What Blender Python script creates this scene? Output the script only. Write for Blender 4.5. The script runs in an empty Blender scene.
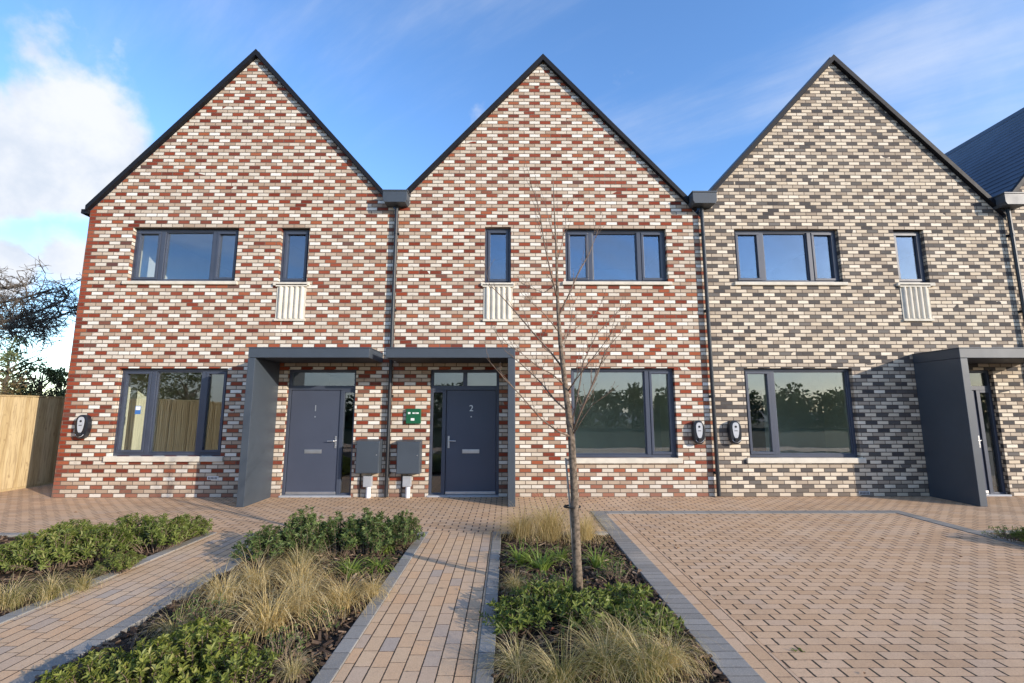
import bpy, math, random
from mathutils import Vector, Matrix
random.seed(7)
R = random.Random(11)
scene = bpy.context.scene
COL = scene.collection
rad = math.radians

# ------------------------------------------------------------------ camera model
CAM_Y, CAM_H, FPX, PITCH, YAW = -9.25, 1.63, 471.0, rad(8.28), rad(0.5)
def ray(px, py):
    a = (px - 512) / FPX; b = (341.5 - py) / FPX
    y = math.cos(PITCH) - b * math.sin(PITCH); z = math.sin(PITCH) + b * math.cos(PITCH)
    return Vector((a * math.cos(YAW) + y * math.sin(YAW), -a * math.sin(YAW) + y * math.cos(YAW), z))
def on_plane(px, py, Y):            # point of the vertical plane y = Y
    r = ray(px, py); t = (Y - CAM_Y) / r.y
    return Vector((t * r.x, Y, CAM_H + t * r.z))
def on_ground(px, py):
    r = ray(px, py); t = -CAM_H / r.z
    return Vector((t * r.x, CAM_Y + t * r.y, 0))

cam_d = bpy.data.cameras.new('camera'); cam = bpy.data.objects.new('camera', cam_d); COL.objects.link(cam)
cam.location = (0, CAM_Y, CAM_H); cam.rotation_euler = (rad(90) + PITCH, 0, -YAW)
cam_d.sensor_width = 36; cam_d.sensor_fit = 'HORIZONTAL'; cam_d.lens = FPX / 1024 * 36
cam_d.clip_start = .05; cam_d.clip_end = 2000
scene.camera = cam

# ------------------------------------------------------------------ object helpers
def link(o, parent=None):
    COL.objects.link(o)
    if parent is not None: o.parent = parent
    return o
def tag(o, label=None, cat=None, group=None, kind=None):
    if label: o['label'] = label
    if cat: o['category'] = cat
    if group: o['group'] = group
    if kind: o['kind'] = kind
    return o
def empty(name, loc=(0, 0, 0), label=None, cat=None, group=None):
    o = bpy.data.objects.new(name, None); o.empty_display_size = .2; o.location = loc
    link(o); return tag(o, label, cat, group)

class MB:
    def __init__(s): s.v = []; s.f = []; s.smooth = False
    def poly(s, pts):
        n = len(s.v); s.v += [tuple(p) for p in pts]; s.f.append(tuple(range(n, n + len(pts))))
    def box(s, x0, x1, y0, y1, z0, z1):
        n = len(s.v)
        s.v += [(x0,y0,z0),(x1,y0,z0),(x1,y1,z0),(x0,y1,z0),(x0,y0,z1),(x1,y0,z1),(x1,y1,z1),(x0,y1,z1)]
        s.f += [tuple(n+i for i in q) for q in ((3,2,1,0),(4,5,6,7),(0,1,5,4),(1,2,6,5),(2,3,7,6),(3,0,4,7))]
        return s
    def prism_y(s, pts, y0, y1):     # pts (x,z), counter-clockwise seen from -y
        n = len(s.v); k = len(pts)
        s.v += [(x, y0, z) for x, z in pts] + [(x, y1, z) for x, z in pts]
        s.f.append(tuple(range(n, n + k))); s.f.append(tuple(range(n + 2*k - 1, n + k - 1, -1)))
        for i in range(k):
            j = (i + 1) % k; s.f.append((n+i, n+k+i, n+k+j, n+j))
        return s
    def prism_z(s, pts, z0, z1):
        n = len(s.v); k = len(pts)
        s.v += [(x, y, z0) for x, y in pts] + [(x, y, z1) for x, y in pts]
        s.f.append(tuple(range(n + k - 1, n - 1, -1))); s.f.append(tuple(range(n + k, n + 2*k)))
        for i in range(k):
            j = (i + 1) % k; s.f.append((n+i, n+j, n+k+j, n+k+i))
        return s
    def tube(s, pts, rads, sides=6, cap=True):
        pts = [Vector(p) for p in pts]; n0 = len(s.v)
        up = Vector((.3, .9, .2)).normalized()
        for i, p in enumerate(pts):
            d = (pts[min(i+1, len(pts)-1)] - pts[max(i-1, 0)])
            if d.length < 1e-9: d = Vector((0,0,1))
            d.normalize(); a = d.cross(up)
            if a.length < 1e-3: a = d.cross(Vector((1,0,0)))
            a.normalize(); b = d.cross(a)
            for k in range(sides):
                t = 2*math.pi*k/sides
                s.v.append(tuple(p + (a*math.cos(t) + b*math.sin(t))*rads[i]))
        for i in range(len(pts)-1):
            for k in range(sides):
                q = n0 + i*sides; r = q + sides; k2 = (k+1) % sides
                s.f.append((q+k, r+k, r+k2, q+k2))
        if cap:
            s.f.append(tuple(n0 + k for k in range(sides)))
            m = n0 + (len(pts)-1)*sides; s.f.append(tuple(m + sides-1-k for k in range(sides)))
        return s
    def build(s, name, mat, parent=None, bevel=0, smooth=False, origin=None):
        me = bpy.data.meshes.new(name)
        v = s.v
        if origin is not None:
            o_ = Vector(origin); v = [tuple(Vector(p) - o_) for p in v]
        me.from_pydata(v, [], s.f); me.update()
        if mat: me.materials.append(mat)
        if smooth: me.polygons.foreach_set('use_smooth', [True]*len(me.polygons))
        o = bpy.data.objects.new(name, me)
        if origin is not None: o.location = origin
        if parent is not None:
            # geometry is written in world metres: take the parents' offset out
            off = Vector((0,0,0)); p = parent
            while p is not None: off += Vector(p.location); p = p.parent
            o.location = Vector(o.location) - off
        link(o, parent)
        if bevel:
            m = o.modifiers.new('bevel', 'BEVEL'); m.width = bevel; m.segments = 2; m.limit_method = 'ANGLE'; m.angle_limit = rad(40)
        return o

# ------------------------------------------------------------------ shader helpers
class NT:
    def __init__(s, name):
        s.m = bpy.data.materials.new(name); s.m.use_nodes = True; s.t = s.m.node_tree; s.t.nodes.clear()
        s.out = s.t.nodes.new('ShaderNodeOutputMaterial')
    def n(s, ty, **kw):
        o = s.t.nodes.new(ty)
        for k, v in kw.items(): setattr(o, k, v)
        return o
    def l(s, a, b): s.t.links.new(a, b)
    def put(s, sock, v):
        if hasattr(v, 'links') or isinstance(v, bpy.types.NodeSocket): s.l(v, sock)
        else: sock.default_value = v
    def m_(s, op, a, b=0.0, c=None, clamp=False):
        o = s.n('ShaderNodeMath', operation=op, use_clamp=clamp); s.put(o.inputs[0], a); s.put(o.inputs[1], b)
        if c is not None: s.put(o.inputs[2], c)
        return o.outputs[0]
    def mix(s, fac, a, b, blend='MIX'):
        o = s.n('ShaderNodeMix', data_type='RGBA', blend_type=blend); s.put(o.inputs[0], fac)
        s.put(o.inputs[6], a if not isinstance(a, tuple) else (*a, 1)[:4]); s.put(o.inputs[7], b if not isinstance(b, tuple) else (*b, 1)[:4])
        return o.outputs[2]
    def xyz(s, x, y, z=0.0):
        o = s.n('ShaderNodeCombineXYZ'); s.put(o.inputs[0], x); s.put(o.inputs[1], y); s.put(o.inputs[2], z); return o.outputs[0]
    def noise(s, vec, scale, detail=4, rough=.55):
        o = s.n('ShaderNodeTexNoise'); o.inputs['Scale'].default_value = scale; o.inputs['Detail'].default_value = detail
        o.inputs['Roughness'].default_value = rough
        if vec is not None: s.l(vec, o.inputs['Vector'])
        return o.outputs[0]
    def white(s, vec):
        o = s.n('ShaderNodeTexWhiteNoise', noise_dimensions='3D'); s.l(vec, o.inputs['Vector']); return o.outputs['Value'], o.outputs['Color']
    def ramp(s, fac, stops, const=False):
        o = s.n('ShaderNodeValToRGB'); s.put(o.inputs[0], fac); e = o.color_ramp.elements
        o.color_ramp.interpolation = 'CONSTANT' if const else 'LINEAR'
        while len(e) > 1: e.remove(e[-1])
        e[0].position = stops[0][0]; e[0].color = (*stops[0][1], 1)
        for p, c in stops[1:]:
            q = e.new(p); q.color = (*c, 1)
        return o.outputs[0]
    def smooth(s, v, lo, hi):
        o = s.n('ShaderNodeMapRange', interpolation_type='SMOOTHSTEP'); s.put(o.inputs[0], v)
        s.put(o.inputs[1], lo); s.put(o.inputs[2], hi); return o.outputs[0]
    def pos(s): return s.n('ShaderNodeNewGeometry').outputs['Position']
    def sep(s, v):
        o = s.n('ShaderNodeSeparateXYZ'); s.l(v, o.inputs[0]); return o.outputs
    def bsdf(s, color, rough=.6, normal=None, spec=.5, metal=0.0, trans=0.0):
        o = s.n('ShaderNodeBsdfPrincipled')
        s.put(o.inputs['Base Color'], (*color, 1) if isinstance(color, tuple) else color)
        s.put(o.inputs['Roughness'], rough); s.put(o.inputs['Metallic'], metal)
        o.inputs['Specular IOR Level'].default_value = spec
        if normal is not None: s.l(normal, o.inputs['Normal'])
        return o.outputs[0]
    def bump(s, h, strength=.5, dist=.01):
        o = s.n('ShaderNodeBump'); o.inputs['Strength'].default_value = strength; o.inputs['Distance'].default_value = dist
        s.l(h, o.inputs['Height']); return o.outputs[0]
    def done(s, sh): s.l(sh, s.out.inputs['Surface']); return s.m

def brick_cells(t, u, v, L, W, off, ju, jv, wob=.0012, wobscale=60.):
    """stretcher-bond cells: returns mask(1 = brick), column, row, row parity, edge distance"""
    nz = t.noise(t.pos(), wobscale, 2)
    vr = t.m_('DIVIDE', v, W); row = t.m_('FLOOR', vr); fz = t.m_('SUBTRACT', vr, row)
    par = t.m_('FLOORED_MODULO', row, 2.0)
    ur = t.m_('ADD', t.m_('DIVIDE', u, L), t.m_('MULTIPLY', par, off) if off is not None else t.m_('MULTIPLY', t.white(t.xyz(row, 3.3, 1.7))[0], 1.0))
    col = t.m_('FLOOR', ur); fu = t.m_('SUBTRACT', ur, col)
    du = t.m_('SUBTRACT', t.m_('MULTIPLY', t.m_('MINIMUM', fu, t.m_('SUBTRACT', 1.0, fu)), L), ju/2)
    dv = t.m_('SUBTRACT', t.m_('MULTIPLY', t.m_('MINIMUM', fz, t.m_('SUBTRACT', 1.0, fz)), W), jv/2)
    d = t.m_('ADD', t.m_('MINIMUM', du, dv), t.m_('MULTIPLY', t.m_('SUBTRACT', nz, .5), wob*4))
    mask = t.smooth(d, -.001, .0015)
    return mask, col, row, par, d

def brick_material(name, accent, even, odd, mortar, quoin=None):
    t = NT(name); P = t.pos(); x, y, z = t.sep(P)
    u = t.m_('ADD', x, y)
    mask, col, row, par, d = brick_cells(t, u, z, .225, .075, .5, .013, .015)
    r1, rc = t.white(t.xyz(col, row, 5.0)); rs = t.sep(rc)
    alt = t.m_('FLOORED_MODULO', t.m_('ADD', col, t.m_('FLOOR', t.m_('DIVIDE', row, 2.0))), 2.0)
    is_acc = t.m_('MULTIPLY', t.m_('LESS_THAN', par, .5), t.m_('LESS_THAN', alt, .5))
    # a few bricks laid out of turn, more of them in loose patches
    patch = t.smooth(t.noise(t.xyz(x, z), .9, 2), .5, .72)
    swap = t.m_('LESS_THAN', rs[0], t.m_('ADD', .012, t.m_('MULTIPLY', patch, .055)))
    is_acc = t.m_('ABSOLUTE', t.m_('SUBTRACT', is_acc, t.m_('MULTIPLY', swap, .999)))
    light = t.mix(par, t.ramp(rs[1], even), t.ramp(rs[1], odd))
    c = t.mix(t.m_('GREATER_THAN', is_acc, .5), light, t.ramp(rs[2], accent))
    if quoin is not None:
        edge = t.m_('SUBTRACT', quoin, t.m_('MULTIPLY', par, .1125))
        c = t.mix(t.m_('LESS_THAN', u, edge), c, t.ramp(rs[2], accent))
    mott = t.noise(P, 38, 5, .65)
    c = t.mix(t.m_('MULTIPLY', t.smooth(mott, .52, .75), .38), c, t.mix(.45, c, (.30, .21, .16)))
    smg = t.noise(t.xyz(t.m_('MULTIPLY', x, 7.0), t.m_('MULTIPLY', y, 7.0), t.m_('MULTIPLY', z, 16.0)), 1.0, 4, .6)
    c = t.mix(t.m_('MULTIPLY', t.smooth(smg, .56, .74), .42), c, (.19, .115, .08))
    fleck = t.noise(P, 140, 2, .6)
    c = t.mix(t.m_('MULTIPLY', t.smooth(fleck, .60, .72), .45), c, (.16, .11, .09))
    big = t.noise(P, .55, 4)
    c = t.mix(t.smooth(big, .35, .8), c, t.mix(.16, c, (.35, .28, .22)))
    # dirt splashed up by rain on the lowest courses
    splash = t.m_('MULTIPLY', t.smooth(t.m_('SUBTRACT', z, t.m_('MULTIPLY', t.noise(t.xyz(x, z), 3, 4), .35)), .2, -.1), .35)
    c = t.mix(splash, c, (.30, .24, .18))
    mc = t.mix(t.noise(P, 25, 3), mortar, tuple(k*.72 for k in mortar))
    c = t.mix(mask, mc, c)
    hgt = t.m_('ADD', t.m_('MULTIPLY', mask, 1.0), t.m_('ADD', t.m_('MULTIPLY', mott, .35), t.m_('MULTIPLY', r1, .35)))
    return t.done(t.bsdf(c, .82, t.bump(hgt, .85, .006), spec=.25))

def paver_material(name, axis, L, W, off, ju, jv, stops, joint, stain=.25):
    t = NT(name); P = t.pos(); x, y, z = t.sep(P)
    u, v = (x, y) if axis == 'x' else (y, x)
    mask, col, row, par, d = brick_cells(t, u, v, L, W, off, ju, jv, .0016, 40)
    r1, rc = t.white(t.xyz(col, row, 9.0)); rs = t.sep(rc)
    c = t.ramp(rs[0], stops)
    grain = t.noise(P, 130, 3, .75); blot = t.noise(P, 1.1, 6, .62); mid = t.noise(P, 14, 5, .65)
    c = t.mix(t.m_('MULTIPLY', t.smooth(grain, .50, .70), .55), c, t.mix(.6, c, (.14, .10, .075)))
    c = t.mix(t.m_('MULTIPLY', t.smooth(grain, .48, .30), .4), c, t.mix(.5, c, (.80, .66, .50)))
    c = t.mix(t.m_('MULTIPLY', t.smooth(mid, .52, .72), .35), c, t.mix(.5, c, (.22, .16, .12)))
    dust = t.noise(P, .7, 5, .6)
    c = t.mix(t.m_('MULTIPLY', t.smooth(dust, .52, .72), .22), c, (.68, .56, .42))
    spot = t.smooth(t.noise(P, 5.5, 2, .4), .70, .76)
    c = t.mix(t.m_('MULTIPLY', spot, .35), c, (.10, .08, .07))
    c = t.mix(t.m_('MULTIPLY', t.smooth(blot, .45, .75), stain), c, (.19, .15, .125))
    moss = t.m_('MULTIPLY', t.smooth(t.noise(P, 2.2, 4), .6, .7), .6)
    jc = t.mix(moss, joint, (.06, .065, .03))
    c = t.mix(mask, jc, c)
    tilt = t.m_('MULTIPLY', rs[1], .35)
    h = t.m_('ADD', t.m_('MULTIPLY', mask, t.m_('ADD', 1.0, tilt)), t.m_('ADD', t.m_('MULTIPLY', grain, .18), t.m_('MULTIPLY', mid, .15)))
    return t.done(t.bsdf(c, .85, t.bump(h, .9, .007), spec=.25))

def plain(name, color, rough=.5, spec=.5, metal=0., var=.12, scale=6, bumpy=0., bscale=80):
    t = NT(name); P = t.pos()
    nz = t.noise(P, scale, 5, .6)
    c = t.mix(t.smooth(nz, .35, .7), color, tuple(k*(1-var*2) for k in color))
    rg = t.m_('ADD', rough - .06, t.m_('MULTIPLY', t.noise(P, scale*2.3, 4), .14))
    nrm = t.bump(t.noise(P, bscale, 4, .6), bumpy, .004) if bumpy else None
    return t.done(t.bsdf(c, rg, nrm, spec, metal))

def leaf_material(name, stops, rough=.5, trans=.35):
    t = NT(name); g = t.n('ShaderNodeNewGeometry'); oi = t.n('ShaderNodeObjectInfo')
    rnd = t.m_('ADD', t.m_('MULTIPLY', g.outputs['Random Per Island'], .8), t.m_('MULTIPLY', oi.outputs['Random'], .2))
    c = t.ramp(rnd, stops)
    p = t.bsdf(c, rough, spec=.35)
    tr = t.n('ShaderNodeBsdfTranslucent'); t.l(t.mix(.5, c, t.mix(1.0, c, (1.3, 1.4, .5), 'MULTIPLY')), tr.inputs[0])
    mx = t.n('ShaderNodeMixShader'); mx.inputs[0].default_value = trans; t.l(p, mx.inputs[1]); t.l(tr.outputs[0], mx.inputs[2])
    return t.done(mx.outputs[0])

def island_material(name, stops, rough=.85, bumpy=.0):
    t = NT(name); g = t.n('ShaderNodeNewGeometry'); c = t.ramp(g.outputs['Random Per Island'], stops)
    nz = t.noise(t.pos(), 55, 4)
    c = t.mix(t.smooth(nz, .4, .7), c, t.mix(.5, c, (.05, .035, .025)))
    return t.done(t.bsdf(c, rough, spec=.25))

def glass_material(name, base=.22, tint=(.93, .96, .94), gtint=(.92, .95, 1)):
    t = NT(name)
    lw = t.n('ShaderNodeLayerWeight'); lw.inputs['Blend'].default_value = .5
    fac = t.m_('ADD', t.m_('MULTIPLY', t.m_('POWER', lw.outputs['Facing'], 5.0), .9), base, clamp=True)
    tr = t.n('ShaderNodeBsdfTransparent'); tr.inputs[0].default_value = (*tint, 1)
    gl = t.n('ShaderNodeBsdfGlossy'); gl.inputs[0].default_value = (*gtint, 1); gl.inputs['Roughness'].default_value = .004
    b = t.bump(t.noise(t.pos(), 1.4, 2), .03, .05); t.l(b, gl.inputs['Normal'])
    mx = t.n('ShaderNodeMixShader'); t.l(fac, mx.inputs[0]); t.l(tr.outputs[0], mx.inputs[1]); t.l(gl.outputs[0], mx.inputs[2])
    return t.done(mx.outputs[0])

RED = [(0, (.14, .022, .011)), (.35, (.225, .036, .015)), (.7, (.28, .054, .022)), (.93, (.34, .10, .042)), (1, (.10, .045, .04))]
GREY = [(0, (.044, .043, .046)), (.4, (.064, .061, .061)), (.8, (.094, .088, .083)), (1, (.16, .148, .135))]
WHITE_E = [(0, (.60, .54, .45)), (.5, (.72, .675, .595)), (1, (.80, .77, .70))]
CREAM_O = [(0, (.36, .25, .175)), (.3, (.46, .36, .27)), (.7, (.56, .475, .37)), (1, (.66, .59, .49))]
BUFF_E = [(0, (.58, .485, .36)), (.5, (.70, .605, .465)), (1, (.78, .70, .575))]
BUFF_O = [(0, (.31, .25, .19)), (.35, (.44, .365, .28)), (.75, (.56, .475, .365)), (1, (.66, .575, .455))]
M = {}
M['brick_red_end'] = brick_material('red and cream brick, red corner', RED, WHITE_E, CREAM_O, (.165, .13, .10), -8.325)
M['brick_red'] = brick_material('red and cream brick', RED, WHITE_E, CREAM_O, (.165, .13, .10))
M['brick_grey'] = brick_material('grey and buff brick', GREY, BUFF_E, BUFF_O, (.11, .09, .075))
TAN = [(0, (.53, .335, .19)), (.4, (.585, .38, .223)), (.75, (.62, .415, .255)), (1, (.56, .385, .25))]
TANMIX = [(0, (.63, .395, .22)), (.3, (.59, .40, .24)), (.6, (.63, .43, .26)), (.85, (.56, .395, .26)), (.96, (.48, .36, .26)), (1, (.42, .34, .27))]
M['driveway'] = paver_material('driveway blocks', 'x', .2, .1, .5, .015, .004, TAN, (.055, .042, .032), .2)
M['forecourt'] = paver_material('forecourt blocks', 'x', .2, .1, .5, .016, .004, TAN, (.07, .052, .04), .3)
M['path'] = paver_material('path blocks', 'y', .2, .11, None, .004, .008, TANMIX, (.06, .045, .032), .15)
M['border'] = paver_material('border blocks', 'y', .2, .11, .5, .004, .008, TAN, (.06, .045, .035), .15)
M['kerb_y'] = paver_material('grey kerb blocks', 'y', .2, 9.7, .0, .004, .0, [(0, (.22, .21, .188)), (1, (.29, .277, .25))], (.06, .06, .06), .15)
M['kerb_w'] = paver_material('wide grey kerb blocks', 'y', .1, 9.7, .0, .004, .0, [(0, (.22, .21, .188)), (1, (.29, .277, .25))], (.06, .06, .06), .15)
M['kerb_x'] = paver_material('grey kerb blocks across', 'x', .2, 9.7, .0, .004, .0, [(0, (.22, .21, .188)), (1, (.29, .277, .25))], (.06, .06, .06), .15)
M['tarmac'] = plain('tarmac', (.06, .06, .06), .9, .3, var=.15, scale=2, bumpy=.4, bscale=150)
M['added_lawn'] = plain('dark added grass', (.030, .040, .016), .95, .1, var=.3, scale=3, bumpy=.6, bscale=60)
M['soil'] = plain('soil', (.035, .024, .017), .95, .2, var=.3, scale=9, bumpy=.9, bscale=40)
M['anthracite'] = plain('anthracite paint', (.050, .062, .092), .42, .5, var=.05, scale=3)
M['anthracite_door'] = plain('door paint', (.056, .067, .100), .45, .5, var=.04, scale=2, bumpy=.05, bscale=120)
M['porch'] = plain('porch cladding', (.052, .066, .084), .5, .5, var=.06, scale=2)
M['black_metal'] = plain('black coated metal', (.018, .021, .026), .4, .5, var=.1)
M['verge'] = plain('dark verge trim', (.009, .010, .014), .6, .25, var=.1)
M['slate'] = plain('blue grey slate', (.060, .078, .115), .5, .5, var=.14, scale=1.6, bumpy=.15, bscale=50)
M['stone'] = plain('cream cast stone', (.66, .61, .51), .8, .3, var=.08, scale=5, bumpy=.12)
M['steel'] = plain('brushed steel', (.62, .62, .63), .32, .5, .9, var=.05)
M['white_plastic'] = plain('white plastic', (.72, .73, .74), .4, .5, var=.05)
M['grey_plastic'] = plain('grey plastic', (.34, .36, .39), .45, .5, var=.05)
M['charger_black'] = plain('glossy black plastic', (.012, .015, .022), .3, .5, var=.05)
M['charger_face'] = plain('silver plastic', (.46, .48, .51), .4, .5, var=.05)
M['green'] = plain('green enamel', (.006, .10, .04), .4, .5, var=.06)
M['lettering'] = plain('white lettering', (.78, .80, .78), .5, .4, var=.02)
M['sticker_blue'] = plain('blue sticker', (.05, .16, .42), .5, .4, var=.02)
M['plaster'] = plain('cream plaster', (.78, .75, .62), .9, .2, var=.05, scale=2)
M['plaster_green'] = plain('grey green plaster', (.66, .72, .66), .9, .2, var=.05, scale=2)
M['dark_room'] = plain('plaster with painted room darkness', (.06, .075, .11), .9, .2, var=.05, scale=2)  # darkness of the unlit rooms put into the wall colour
M['floor'] = plain('room floor', (.22, .17, .12), .7, .3, var=.1)
M['glass'] = glass_material('window glass', .155, (.90, .94, .96), (.74, .84, 1))
M['glass_mid'] = glass_material('facing window glass', .165)
M['glass_low'] = glass_material('lower window glass', .11)
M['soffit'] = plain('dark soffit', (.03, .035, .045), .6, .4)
M['bark_young'] = plain('young bark', (.215, .165, .12), .85, .25, var=.36, scale=34, bumpy=.6, bscale=60)
M['twig'] = plain('twig bark', (.20, .145, .11), .85, .2, var=.2, scale=12)
M['bark_old'] = plain('old bark', (.15, .125, .10), .9, .2, var=.3, scale=8, bumpy=.6)
M['stake'] = plain('pale stake wood', (.46, .42, .36), .8, .2, var=.15, scale=20)
M['rubber'] = plain('black rubber', (.02, .02, .02), .7, .3)
M['mulch'] = island_material('bark chips', [(0, (.030, .019, .013)), (.45, (.075, .046, .030)), (.8, (.13, .085, .055)), (.95, (.22, .15, .10)), (1, (.32, .24, .17))])
M['leaf_mid'] = leaf_material('mid green leaf', [(0, (.075, .105, .022)), (.5, (.15, .19, .042)), (.85, (.25, .28, .075)), (1, (.34, .31, .12))])
M['leaf_bright'] = leaf_material('yellow green leaf', [(0, (.075, .10, .022)), (.5, (.165, .195, .038)), (.85, (.27, .29, .065)), (1, (.38, .35, .13))])
M['leaf_dark'] = leaf_material('dark green leaf', [(0, (.060, .10, .034)), (.5, (.12, .17, .052)), (.9, (.20, .25, .080)), (1, (.27, .27, .12))])
M['leaf_belt'] = leaf_material('far evergreen leaf', [(0, (.045, .06, .03)), (.6, (.085, .10, .05)), (1, (.13, .14, .075))], .6, .25)
M['leaf_hedge'] = leaf_material('brown green hedge leaf', [(0, (0.07, 0.056, 0.025)), (.4, (0.14, 0.10, 0.045)), (.75, (0.20, 0.14, 0.065)), (1, (0.13, 0.14, 0.045))], .8, .2)
M['leaf_tree'] = leaf_material('evergreen leaf', [(0, (.07, .095, .04)), (.6, (.14, .17, .07)), (1, (.22, .23, .11))], .6, .25)
M['straw'] = leaf_material('straw grass', [(0, (.26, .18, .06)), (.25, (.50, .37, .155)), (.7, (.67, .52, .27)), (1, (.80, .70, .47))], .6, .4)
M['straw_green'] = leaf_material('green and straw grass', [(0, (.13, .15, .035)), (.3, (.28, .25, .09)), (.6, (.54, .42, .21)), (1, (.74, .62, .38))], .6, .4)
M['strap'] = leaf_material('strap leaf', [(0, (0.120, 0.188, 0.033)), (.6, (0.225, 0.300, 0.058)), (1, (0.420, 0.450, 0.130))], .45, .4)
M['timber'] = None
def timber():
    t = NT('yellow fence timber'); g = t.n('ShaderNodeNewGeometry'); P = g.outputs['Position']; x, y, z = t.sep(P)
    c = t.ramp(g.outputs['Random Per Island'], [(0, (.33, .235, .115)), (.35, (.44, .335, .18)), (.7, (.48, .375, .21)), (1, (.55, .44, .265))])
    gr = t.noise(t.xyz(t.m_('MULTIPLY', x, 40.), t.m_('MULTIPLY', y, 40.), t.m_('MULTIPLY', z, 2.2)), 1.0, 5, .65)
    kn = t.noise(t.xyz(t.m_('MULTIPLY', y, 9.), t.m_('MULTIPLY', z, 5.), t.m_('MULTIPLY', g.outputs['Random Per Island'], 40.)), 1.0, 3)
    c = t.mix(t.m_('MULTIPLY', t.smooth(gr, .42, .7), .65), c, (.20, .13, .065))
    c = t.mix(t.m_('MULTIPLY', t.smooth(kn, .62, .75), .6), c, (.16, .095, .045))
    return t.done(t.bsdf(c, .85, t.bump(gr, .4, .004), spec=.2))
M['timber'] = timber()

# ------------------------------------------------------------------ the setting: ground
def structure(name, mb, mat, **kw):
    return tag(mb.build(name, mat, **kw), kind='structure')
def sheet(x0, x1, y0, y1, z):
    m = MB(); m.poly([(x0,y0,z),(x1,y0,z),(x1,y1,z),(x0,y1,z)]); return m
structure('ground', sheet(-400, 400, -400, 600, -.035), M['tarmac'])
structure('added_lawn', sheet(-60, 80, -60, -12.2, -.02), M['added_lawn'])  # unseen, added behind the camera to darken the ground the lower windows mirror
m = MB(); m.box(-10.4, 40, -2.6, .4, -.03, 0); m.box(-10.4, -8.55, .4, 14, -.03, 0); m.box(-10.4, -4.02, -14, -12, -.03, 0)
structure('forecourt', m, M['forecourt'])
structure('path', MB().box(-1.06, -.20, -9.6, -2.6, -.03, .002), M['path'])
structure('path', MB().box(-3.89, -2.99, -9.6, -2.6, -.03, .002), M['path'])
structure('driveway', MB().box(1.79, 6.18, -9.6, -1.5, -.03, .004), M['driveway'])
structure('driveway_border', MB().box(1.56, 1.786, -9.6, -1.5, -.03, .005), M['border'])
structure('pavement', MB().box(-40, 40, -11.4, -9.6, -.03, .001), M['forecourt'])
for x0, x1, y0, y1, k in ((-4.02, -3.893, -9.6, -2.6, 'y'), (-2.987, -2.86, -9.6, -2.72, 'y'), (-1.18, -1.063, -9.6, -2.6, 'y'), (-.197, -.085, -9.6, -2.6, 'y'),
                       (1.34, 1.557, -9.6, -1.3, 'w'), (6.183, 6.38, -9.6, -1.3, 'w'), (1.56, 6.18, -1.497, -1.3, 'x'), (6.383, 12, -2.72, -2.6, 'x'),
                       (-10.2, -4.023, -2.72, -2.6, 'x'), (-2.86, -1.183, -2.72, -2.6, 'x'), (-.082, 1.337, -2.72, -2.6, 'x')):
    structure('kerb', MB().box(x0, x1, y0, y1, -.05, .012 + R.uniform(-.001, .001)), M['kerb_' + k], bevel=.006)
BEDS = [(-10.1, -4.023, -9.6, -2.723), (-2.857, -1.183, -9.6, -2.723), (-.082, 1.337, -9.6, -2.723), (6.383, 12, -9.6, -2.723)]
def soil_z(x, y): return -.006 + .018*math.sin(x*5.1+y*3.3)*math.sin(y*4.7-x*2.9) + .012*math.sin(x*13+1)*math.sin(y*11)
for x0, x1, y0, y1 in BEDS:
    m = MB(); nx = max(6, int((x1-x0)/.09)); ny = int((y1-y0)/.09); n0 = 0
    for j in range(ny+1):
        for i in range(nx+1):
            x = x0+(x1-x0)*i/nx; y = y0+(y1-y0)*j/ny; m.v.append((x, y, soil_z(x, y)))
    for j in range(ny):
        for i in range(nx):
            a = j*(nx+1)+i; m.f.append((a, a+1, a+nx+2, a+nx+1))
    structure('soil', m, M['soil'], smooth=True)
# bark mulch over the beds
m = MB(); rr = random.Random(3)
def chip(m, x, y, z, s):
    L = s*rr.uniform(.5, 1.5); W = s*rr.uniform(.22, .5); T = s*rr.uniform(.07, .18)
    rot = Matrix.Rotation(rr.uniform(0, 6.28), 3, 'Z') @ Matrix.Rotation(rr.gauss(0, .4), 3, 'X') @ Matrix.Rotation(rr.gauss(0, .35), 3, 'Y')
    n = len(m.v); tw = rr.uniform(-.25, .25)
    for (a, b, c) in ((-1,-1,-1),(1,-.7,-1),(.9,.8,-1),(-1.1,1,-1),(-1,-1,1),(1,-.7,1),(.9,.8,1),(-1.1,1,1)):
        m.v.append(tuple(Vector((x, y, z)) + rot @ Vector((a*L/2, (b+tw*a)*W/2, c*T/2))))
    m.f += [tuple(n+i for i in q) for q in ((3,2,1,0),(4,5,6,7),(0,1,5,4),(1,2,6,5),(2,3,7,6),(3,0,4,7))]
for (x0, x1, y0, y1), n in zip([(-7.6, -4.03, -6.6, -2.74), (-2.85, -1.19, -6.9, -2.74), (-.07, 1.33, -6.9, -2.74), (6.4, 8.0, -4.6, -2.74)], (5200, 4600, 4200, 900)):
    for i in range(n):
        x = rr.uniform(x0, x1); y = rr.uniform(y0, y1)
        chip(m, x, y, soil_z(x, y) + rr.uniform(.003, .022), rr.choice((.03, .04, .05, .06, .075)))
tag(m.build('bark_mulch', M['mulch']), 'dark brown bark chip mulch covering the planting beds', 'mulch', kind='stuff')

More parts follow.
